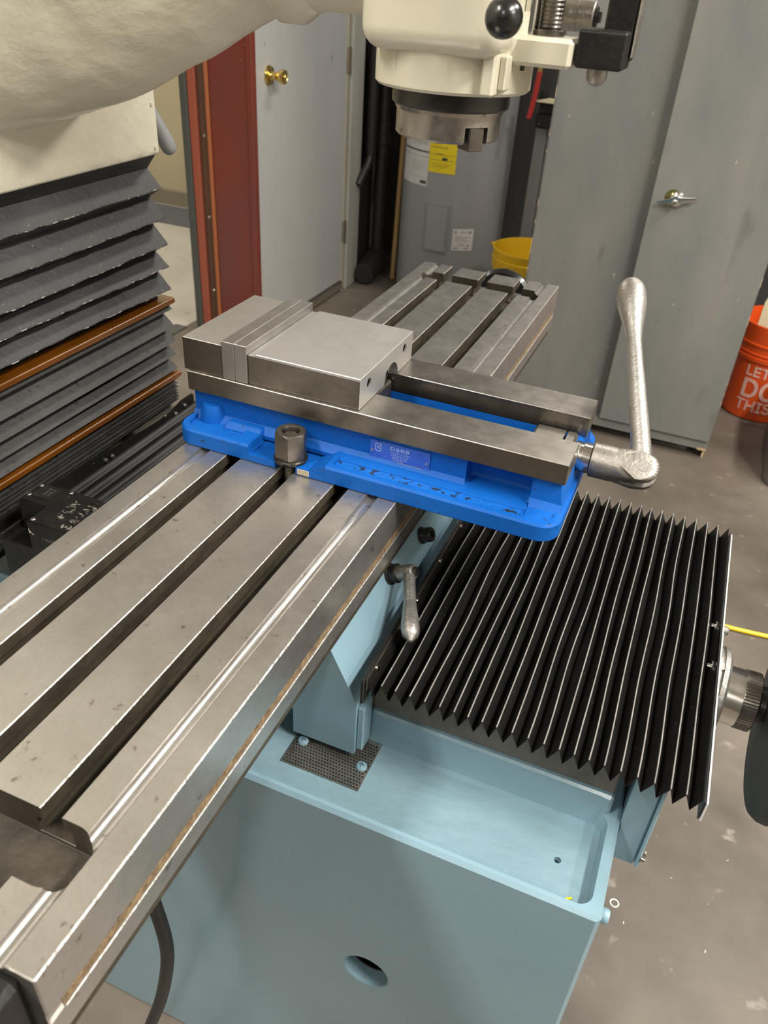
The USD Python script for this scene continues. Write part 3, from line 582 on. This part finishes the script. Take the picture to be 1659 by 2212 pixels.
obj('jaw_side_shade', cube(-.0297, .1000, -.0752, -.0745, .0737, .1055) , 'shaded_flank_steel', vs)  # painted shade on the near side of the moving jaw
obj('jaw_side_shade', cube(-.1100, -.0615, -.0767, -.0760, .0737, .1100), 'shaded_flank_steel', vs)  # the same painted shade for the fixed jaw
mj = mj - exty(Polygon([(-.031, .112), (-.0175, .112), (-.0215, .1060), (-.031, .1060)]), -.1, .1)
for y, z in ((-.052, .0955), (0, .084), (.049, .0965)): mj = mj - cyl((.08, y, z), (.12, y, z), .0056, seg=24)
mj = mj - cyl((.09, .012, .0725), (.12, .012, .0725), .020, seg=32)
mo = obj('moving_jaw', mj, 'ground_steel', vs)
for y, z in ((-.052, .0955), (0, .084), (.049, .0965)):
    obj('threaded_hole', cyl((.0805, y, z), (.0990, y, z), .00565, seg=20) - cyl((.082, y, z), (.11, y, z), .0047, seg=20), 'dark_steel', mo)
npz = -.0717
npl_ = obj('nameplate', cube(.1140, .1815, npz - .0012, npz - .0002, .0165, .0432, .0002), 'nameplate_blue', vs, label='small blue metal plate lettered D688 with shield emblem')
yy = npz - .0013
obj('plate_text', text('D688', .0040, (.1365, yy, .0360), (1, 0, 0), (0, 0, 1), .0002, True, .022), 'print_pale', npl_)
for k, (s, w) in enumerate((('MANUFACTURING', .022), ('MINNEAPOLIS', .019), ('MINN. 55432', .017), ('PATENTED', .012))):
    obj('plate_text', text(s, .0017, (.1375 + k * .001, yy, .0325 - .0029 * k), (1, 0, 0), (0, 0, 1), .0002, False, w), 'print_pale', npl_)
obj('plate_text', text('SERIAL NO.', .0016, (.1165, yy, .0195), (1, 0, 0), (0, 0, 1), .0002, False, .02), 'print_pale', npl_)
em = Polygon([(0, 0), (.0035, -.0018), (.007, 0), (.007, .0085), (0, .0085)])
obj('shield_emblem', cs(em.difference(em.buffer(-.0009))).extrude(.0003).transform(np.array([[1, 0, 0, .1200], [0, 0, -1, yy + .0001], [0, 1, 0, .0318]], float)), 'print_pale', npl_)
obj('plate_text', text('K', .0042, (.1220, yy, .0340), (1, 0, 0), (0, 0, 1), .0002, True), 'print_pale', npl_)
obj('serial_panel', cube(.1465, .1745, yy - .0003, yy, .0178, .0232), 'plate_grey', npl_)
obj('plate_text', text('075605', .0030, (.1525, yy - .0004, .0190), (1, 0, 0), (0, 0, 1), .0002, True, .0165), 'label_white', npl_)
for x, z in ((.1168, .0305), (.1785, .0300)): obj('drive_pin', panhead((x, yy, z), (0, -1, 0), .0019, .0014, False), 'bright_steel', npl_)
# --- vise handle
vh = thing('vise_handle', 'bare metal vise crank handle with swollen grip hinged on its socket', 'handle', (.36, 0, .0425))
a = math.radians(50); fd = np.array([0, math.sin(a), math.cos(a)]); u1 = np.array([1., 0, 0]); nrm = np.cross(u1, fd)
PV = np.array([.3865, 0, .0425])
def inpl(t0, t1, poly):           # poly in (x, along the grip) about the pivot, thickness along the pin
    M = np.stack([u1, fd, nrm], 1); m = cs(poly).extrude(t1 - t0).translate((0, 0, t0))
    return m.transform(np.concatenate([M, PV[:, None]], 1))
sock = lathe([(.0155, 0), (.0182, .0012), (.0182, .022), (.0176, .026)], (.3335, 0, .0425), (1, 0, 0), 48)
fork = MF.batch_hull([cyl((.3575, 0, .0425), (.3615, 0, .0425), .0176, .0168, 48), inpl(-.0150, .0150, Point(-.008, 0).buffer(.0158, 16)), inpl(-.0135, .0135, Point(0, 0).buffer(.0150, 16))])
slot = inpl(-.0064, .0064, Polygon([(-.0200, -.0105), (-.017, -.030), (.03, -.03), (.03, .04), (-.0200, .04)]))
obj('socket', sock + (fork - slot), 'forged_steel', vh)
obj('hinge_pin', cyl(PV - nrm * .0160, PV + nrm * .0160, .0060), 'cast_aluminium', vh)
b = math.radians(-17.5); hd_ = np.cos(b) * fd + np.sin(b) * u1; L = .229
tt = np.r_[np.linspace(-.035, .9, 24), [.93, .955, .975, .988, .996, 1.]]
rad = np.interp(tt, [-.035, 0, .03, .3, .55, .66, .72, .80, .86, .90, .93, .955, .975, .988, .996, 1.], [.0045, .0060, .0108, .0096, .0082, .0080, .0096, .0136, .0158, .0160, .0153, .0136, .0108, .0076, .0042, .0005])
obj('grip', tube([PV + hd_ * (L * t) for t in tt], None, 24, 1, rlist=rad), 'cast_aluminium', vh, smooth=50)
# --- hold-down bolt
hb = thing('hold_down_bolt', 'tall dark hex nut and washer on a threaded stud clamping the vise', 'bolt', (.0333, -.0985, -.0262))
ax = (.0333, -.0985)
nutm = hexa((ax[0], ax[1], .0138), (0, 0, 1), .0178, .0302, 18) ^ lathe([(.0160, 0), (.0185, .0022), (.0185, .0275), (.0150, .0302)], (ax[0], ax[1], .0138))
nutm = nutm - lathe([(.0085, 0), (.0085, .0275), (.0100, .0302), (.0100, .04)], (ax[0], ax[1], .0138))
obj('hex_nut', nutm, 'dark_steel', hb)
ws = lathe([(.0182, 0), (.0186, .0008), (.0186, .0030), (.0176, .0044)], (ax[0], ax[1], .0093)) - cyl((ax[0], ax[1], 0), (ax[0], ax[1], .03), .0084)
obj('washer', ws, 'black_oxide', hb)
sp = [(.0075, 0)]
for k in range(26): sp += [(.0078, .0025 * k + .001), (.0071, .0025 * k + .0022)]
obj('stud', lathe(sp + [(.007, .0655)], (ax[0], ax[1], -.0262), (0, 0, 1), 20), 'dark_steel', hb)

# ================================================================ HOSE
hs = obj('power_cable', tube([(-.06, -.30, -.20), (-.005, -.37, -.27), (.020, -.398, -.34), (.033, -.402, -.42), (.035, -.402, -.47), (.026, -.402, -.54), (.006, -.402, -.63), (-.020, -.402, -.72), (-.05, -.41, -.82), (-.10, -.45, -.895), (-.2, -.5, -.9115)], .0078, 16, 8), 'rubber_black')
tag(hs, 'thick black cable hanging in front of the pale blue machine base', 'cable')

# ================================================================ BEHIND: cabinet, heater, pipes, buckets
cb = thing('cabinet', 'tall grey painted plywood cabinet with a chrome latch on its door', 'cabinet', (.2, 2.2, FZ))
obj('body', cube(-.165, .562, 2.012, 2.30, FZ + .06, 1.05, .002), 'cabinet_grey', cb)
obj('fixed_panel', cube(-.165, .200, 1.990, 2.0115, FZ + .045, 1.05, .0015), 'cabinet_grey', cb)
dd = obj('door', cube(.1885, .568, 1.945, 1.972, FZ + .072, 1.05, .0015), 'cabinet_grey', cb)
obj('raw_edge', cube(.5682, .5698, 1.946, 1.9715, FZ + .075, 1.05), 'chipped_edge', dd)
obj('raw_edge', cube(-.1675, -.1655, 1.991, 2.010, FZ + .05, 1.05), 'chipped_edge', cb)
rl = obj('bottom_rail', cube(-.165, .568, 1.955, 1.9895, FZ + .035, FZ + .068, .001), 'cabinet_grey', cb)
obj('raw_edge', cube(.540, .569, 1.953, 1.9555, FZ + .033, FZ + .040), 'raw_wood', rl)
for x in (-.14, .535): obj('foot', cube(x, x + .025, 1.985, 2.28, FZ, FZ + .06, .001), 'black_oxide', cb)
obj('foot_strip', cube(.5605, .566, 1.962, 2.28, FZ + .001, FZ + .034), 'raw_wood', cb)
lx, lz = .262, -.082
lt_ = obj('latch', lathe([(.022, 0), (.0225, .002), (.019, .008), (.012, .011), (.011, .016)], (lx, 1.945, lz), (0, -1, 0)), 'bright_steel', cb, label='chrome T shaped turn latch on the cabinet door')
wing = MF.batch_hull([cyl((lx - .006, 1.928, lz), (lx - .006, 1.922, lz), .010), cyl((lx - .050, 1.929, lz - .012), (lx - .050, 1.926, lz - .012), .0035)]) + MF.batch_hull([cyl((lx + .004, 1.928, lz), (lx + .004, 1.922, lz), .010), cyl((lx + .052, 1.929, lz + .010), (lx + .052, 1.926, lz + .010), .0045)])
obj('latch_wing', wing + lathe([(.010, 0), (.010, .018), (.006, .020)], (lx - .001, 1.935, lz - .006), (0, -1, 0)), 'bright_steel', lt_)
obj('brass_washer', lathe([(.024, 0), (.024, .0015)], (lx - .012, 1.9455, lz + .004), (0, -1, 0)), 'brass', lt_)

HC = np.array([-.805, 3.114]); HR = .25
wt = thing('water_heater', 'grey cylindrical electric water heater with yellow and white labels', 'water heater', (HC[0], HC[1], FZ))
obj('tank', lathe([(.235, FZ), (.24, FZ + .05), (HR, FZ + .055), (HR, .45), (.24, .47)], (HC[0], HC[1], 0), (0, 0, 1), 96), 'heater_grey', wt)
def patch(a0, a1, z0, z1, r0, r1, n=14):
    a = np.radians(np.linspace(a0, a1, n)); pts = [(r1 * math.cos(t), r1 * math.sin(t)) for t in a] + [(r0 * math.cos(t), r0 * math.sin(t)) for t in a[::-1]]
    return extz(shapely.affinity.translate(Polygon(pts), HC[0], HC[1]), z0, z1)
wl_ = obj('white_label', patch(-146, -103.5, -.366, .03, HR, HR + .0012), 'label_white', wt, label='tall white instruction label')
for z in (-.132, -.222): obj('label_rule', patch(-146, -103.5, z - .003, z + .003, HR + .0012, HR + .0018), 'ink', wl_)
obj('label_rule', patch(-146, -103.5, -.245, -.2435, HR + .0012, HR + .0018), 'ink_grey', wl_)
obj('label_rule', patch(-130, -103.5, -.3315, -.3305, HR + .0012, HR + .0018), 'ink_grey', wl_)
obj('label_logo', patch(-112.5, -104.5, -.356, -.344, HR + .0012, HR + .0018), 'ink', wl_)
obj('label_icon', patch(-123, -118.5, -.108, -.088, HR + .0012, HR + .0018), 'ink', wl_)
obj('label_icon', patch(-119, -115.5, -.168, -.143, HR + .0012, HR + .0018), 'ink_grey', wl_)
for k in range(9):
    z = -.178 - .004 * k if k < 5 else -.268 - .011 * (k - 5)
    obj('label_line', patch(-127 + (k % 3), -106, z, z + .0012, HR + .0012, HR + .0018), 'ink_grey', wl_)
yl = obj('yellow_label', patch(-103, -74, -.300, -.112, HR, HR + .0014), 'label_yellow', wt, label='yellow energy guide label')
def curved(s, h, a0, a1, z, mat_, par, bold=False):
    t = meshkit.text_mesh(s, h, .0006, bold); w = t.bounds[1][0]
    t = t.subdivide_to_size(.006); v = np.array(t.vertices); an = np.radians(a0 + (a1 - a0) * v[:, 0] / w); rr = HR + .0013 + v[:, 2]
    t.vertices = np.stack([HC[0] + rr * np.cos(an), HC[1] + rr * np.sin(an), z + v[:, 1]], 1); obj('label_text', t, mat_, par)
obj('label_band', patch(-100.5, -76.5, -.143, -.129, HR + .0014, HR + .002), 'ink', yl)
curved('ENERGYGUIDE', .010, -99.5, -77.5, -.141, 'ink_olive', yl, True)
obj('label_icon', patch(-89.5, -87.3, -.151, -.145, HR + .0014, HR + .002), 'ink', yl)
for a0, a1, z, h in ((-97, -84, -.160, .002), (-100, -97.5, -.180, .004), (-97, -90.5, -.180, .007), (-100, -83, -.196, .0022), (-96, -87, -.222, .002), (-101, -76, -.225, .001), (-101, -76, -.247, .0012), (-88.5, -83, -.246, .011)):
    obj('label_line', patch(a0, a1, z, z + h, HR + .0014, HR + .002), 'ink', yl)
for k in range(4): obj('label_line', patch(-100, -78 - 2 * k, -.262 - .005 * k, -.261 - .005 * k, HR + .0014, HR + .002), 'ink_olive', yl)
pn = obj('access_panel', patch(-101, -74, -.648, -.432, HR - .002, HR + .006), 'panel_grey', wt)
obj('panel_face', patch(-99, -77.5, -.640, -.442, HR + .006, HR + .010), 'heater_grey', pn)
sq = obj('rating_label', patch(-70, -47, -.632, -.534, HR, HR + .0012), 'label_white', wt, label='small square white rating label')
for a0, a1, z, h in ((-68, -65.5, -.553, .010), (-53, -49.5, -.553, .010), (-62, -55, -.549, .003), (-67, -50, -.573, .0025), (-67, -55, -.581, .002), (-67, -52, -.589, .002), (-63, -56, -.607, .0025), (-68, -62.5, -.624, .005), (-56, -52, -.624, .005), (-53, -51, -.612, .008)):
    obj('label_line', patch(a0, a1, z, z + h, HR + .0012, HR + .0018), 'ink_grey', sq)

bp = thing('drain_pipe', 'black vertical drain pipe with a coupling and large foot elbow', 'pipe', (-1.225, 3.15, FZ))
obj('pipe', cyl((-1.222, 3.19, FZ + .05), (-1.222, 3.19, CEIL), .031), 'pipe_black', bp)
obj('coupling', lathe([(.037, 0), (.040, .004), (.040, .048), (.037, .05), (.037, .10), (.034, .104)], (-1.222, 3.19, -.275)), 'pipe_black', bp)
obj('foot_elbow', MF.batch_hull([MF.sphere(.058, 24).translate((-1.222, 3.19, FZ + .06)), cyl((-1.203, 3.00, FZ + .058), (-1.200, 2.985, FZ + .056), .054, .047), cyl((-1.222, 3.19, FZ + .06), (-1.222, 3.19, FZ + .14), .040)]), 'pipe_black', bp)
bq = thing('downspout', 'black downspout with a kicked out lower end on the jamb', 'pipe', (-1.30, 3.15, 0))
obj('pipe', cyl((-1.235, 3.08, -.30), (-1.235, 3.08, CEIL), .026), 'pipe_black', bq)
obj('lower_end', tube([(-1.235, 3.08, -.29), (-1.236, 3.075, -.325), (-1.250, 3.02, -.40), (-1.256, 2.99, -.435)], .021, 14, 5), 'pipe_black', bq)
for i, (x, y, w, lab) in enumerate(((-1.275, 3.23, .012, 'thin grey steel channel between the two black pipes'), (-1.160, 3.42, .014, 'thin grey steel channel between drain pipe and broom handle'))):
    tag(obj('steel_channel', cube(x - w, x + w, y, y + .02, FZ, CEIL, .002) - cube(x - w * .6, x + w * .6, y - .01, y + .008, FZ - .01, CEIL + .01), 'strut_grey'), lab, 'channel')
sk = obj('broom_handle', cyl((-1.113, 3.165, FZ + .002), (-1.166, 3.345, .08), .0135, seg=18), 'stick_wood'); tag(sk, 'slim tan wooden pole leaning beside the water heater', 'pole')

yb = thing('yellow_bucket', 'yellow plastic bucket standing behind the grey cabinet edge', 'bucket', (-.335, 2.78, FZ))
def bucket(c, r0, r1, h, t, bands):
    pr = [(r0 - .006, 0), (r0, .006)] + [(r0 + (r1 - r0) * (z / h) + d, z) for z, d in bands] + [(r1 + .004, h - .006), (r1 + .002, h), (r1 - t, h), (r0 - t, .006)]
    pts = [(0, 0)] + [(float(r), float(z)) for r, z in pr] + [(0, .006)]
    return place(MF.revolve(CS([pts], m3.FillRule.NonZero), 64), (c[0], c[1], FZ), (0, 0, 1))
obj('pail', bucket((-.325, 2.79), .135, .165, .385, .004, ((.30, 0), (.302, .006), (.345, .007), (.349, .0))), 'yellow_plastic', yb)
obj('spout_lip', MF.batch_hull([cyl((-.478, 2.79, FZ + .372), (-.478, 2.79, FZ + .384), .020), cyl((-.495, 2.785, FZ + .376), (-.495, 2.785, FZ + .384), .012)]) - cyl((-.325, 2.79, FZ + .3), (-.325, 2.79, FZ + .5), .1615, seg=64), 'yellow_plastic', yb)
OC = (.727, 2.49)
ob = thing('orange_bucket', 'bright orange plastic bucket with pale lettering beside the cabinet', 'bucket', (OC[0], OC[1], FZ))
obj('pail', bucket(OC, .131, .149, .37, .003, ((.235, 0), (.2365, .007), (.251, .0075), (.2525, .001), (.259, .001), (.2605, .005), (.265, .005), (.267, .001), (.292, .001), (.2935, .005), (.300, .005), (.302, .001))), 'orange_plastic', ob)
def btext(s, h, z, a0, a1):
    t = meshkit.text_mesh(s, h, .0012, True); w = t.bounds[1][0]
    t = t.subdivide_to_size(.006); v = np.array(t.vertices); an = np.radians(a0 + (a1 - a0) * v[:, 0] / w); zz_ = z + v[:, 1]; rr = .1313 + .018 * zz_ / .37 + v[:, 2]
    t.vertices = np.stack([OC[0] + rr * np.cos(an), OC[1] + rr * np.sin(an), FZ + zz_], 1); obj('print', t, 'pink_print', ob, smooth=False)
btext("LET'S", .038, .180, -126, -70); btext('DO', .072, .094, -127, -69); btext('THIS', .042, .040, -128, -70)
for i, (x, y, hgt, lab) in enumerate(((.655, 2.43, .50, 'pointed pale wood stake standing in the orange bucket'), (.745, 2.50, .46, 'short dark tan wood offcut standing in the orange bucket'))):
    o = obj('wood_stake', MF.batch_hull([cube(x - .02, x + .02, y - .006, y + .006, FZ + .008, FZ + hgt - .06), cube(x - .004, x + .004, y - .004, y + .004, FZ + hgt - .01, FZ + hgt)]), 'cream_wood' if i == 0 else 'raw_wood'); tag(o, lab, 'wood')

ts = thing('tool_stand', 'grey square steel post with a black clamp behind the cabinet', 'stand', (-.408, 3.02, FZ))
obj('post', cube(-.432, -.384, 3.00, 3.045, FZ, -.085, .003), 'post_grey', ts)
obj('clamp', cube(-.436, -.34, 2.98, 3.04, -.083, -.03, .004) + cube(-.428, -.34, 2.99, 3.03, -.03, .015, .003) + cube(-.432, -.405, 2.985, 3.01, .01, .055, .002), 'black_paint', ts)
cw = obj('cream_offcut', MF.batch_hull([cube(-.39, -.30, 2.95, 2.984, .0165, .032), cube(-.450, -.446, 2.95, 2.955, .0165, .019)]), 'cream_wood'); tag(cw, 'pointed cream coloured board lying on the black clamp', 'board')
rh = thing('red_hose', 'red rubber hose with brass ends hanging behind the spindle head', 'hose', (-.44, 2.93, 0))
obj('hose', tube([(-.436, 2.93, .13), (-.440, 2.93, .07), (-.446, 2.93, .01), (-.455, 2.93, -.045)], .0112, 14, 5), 'red_hose', rh)
obj('fitting', cyl((-.436, 2.93, .129), (-.434, 2.93, .162), .0095, seg=12), 'brass', rh); obj('fitting', cyl((-.455, 2.93, -.045), (-.459, 2.93, -.10), .0105, seg=12), 'pipe_black', rh)
obj('supply_line', tube([(-.434, 2.93, .162), (-.43, 2.96, .5), (-.42, 3.5, 1.6), (-.42, 3.6, 2.2)], .006, 10, 8), 'pipe_black', rh)
yc = obj('extension_lead', tube([(.35, 1.045, FZ + .006), (.55, 1.040, FZ + .006), (.697, 1.046, FZ + .006), (.80, 1.056, FZ + .006), (1.0, 1.10, FZ + .006), (1.6, 1.3, FZ + .006)], .0058, 10, 6), 'yellow_cord'); tag(yc, 'bright yellow power cord lying on the concrete floor', 'cord')
pd = obj('machine_pedestal', rbox(.765, 1.35, 1.86, 2.30, FZ - .03, FZ + .27, .05, 16) ^ cube(.7, 1.4, 1.8, 2.4, FZ + .001, 1), 'pedestal_grey'); tag(pd, 'dark grey rounded machine pedestal on the floor in front of the orange bucket', 'pedestal')
# a steel ring and pale chips lying about
rg = lathe([(.009, 0), (.009, .0015)], (.80, -.07, FZ)) ; rg = (cyl((.545, .165, FZ), (.545, .165, FZ + .0015), .0085) - cyl((.545, .165, FZ - .01), (.545, .165, FZ + .01), .0062))
tag(obj('washer_ring', rg, 'chip_bright'), 'tiny pale metal ring lying on the concrete floor', 'washer')
ch = []
for k in range(70):
    x, y = rng.uniform(.45, 1.2), rng.uniform(-.4, 1.6); s = rng.uniform(.0010, .0028)
    if .98 < y < 1.3: continue
    ch.append(MF.cube((s * 2, s * .6, s * .5), True).rotate((0, 0, rng.uniform(0, 180))).translate((x, y, FZ + s * .25)))
o = obj('floor_chips', [mesh_np(c) for c in ch], 'chip_bright', smooth=False); tag(o, 'tiny pale metal chips scattered over the concrete floor', 'chips'); o.SetCustomDataByKey('kind', 'stuff')
for i, (x, y, z, lab) in enumerate(((.099, -.275, -.0272, 'tiny pale metal chip in the front table slot nearer the vise'), (.098, -.308, -.0272, 'tiny pale metal chip in the front table slot farther from the vise'), (.428, -.297, -.2494, 'tiny yellow chip in the corner of the blue chip tray'))):
    tag(obj('metal_chip', MF.cube((.002, .006, .0012), True).rotate((0, 0, 20 + 50 * i)).translate((x, y, z + .0006)), 'chip_bright' if i < 2 else 'label_yellow'), lab, 'chip')

# ================================================================ CEILING FIXTURES
def fixture(x, y, s, lab, ori):
    lx_, ly_ = (.16, .62) if ori else (.62, .16)
    t = thing('ceiling_light', lab, 'light', (x, y, CEIL))
    obj('housing', cube(x - lx_, x + lx_, y - ly_, y + ly_, CEIL, CEIL + .058, .004), 'label_white', t)
    q = UsdLux.RectLight.Define(stage, f'{t.GetPath()}/lamp')
    q.CreateWidthAttr(2 * lx_ - .03); q.CreateHeightAttr(2 * ly_ - .03); q.CreateIntensityAttr(POWER * s); q.CreateColorAttr(Gf.Vec3f(*LCOL)); q.AddTranslateOp().Set(Gf.Vec3d(0, 0, -.004))
names = ['nearest the camera on the column side', 'over the chip tray', 'over the vise handle side', 'over the water heater', 'farthest to the right', 'added behind the camera to brighten the neck']
for (x, y, s), nme in zip(LIGHTS, names): fixture(x, y, s, f'white ceiling strip light {nme}', True)
for (x, y, s), nme in zip(FAR_LIGHTS, ('by the cream wall', 'by the doorway')): fixture(x, y, s, f'white ceiling strip light in the next room {nme}', True)
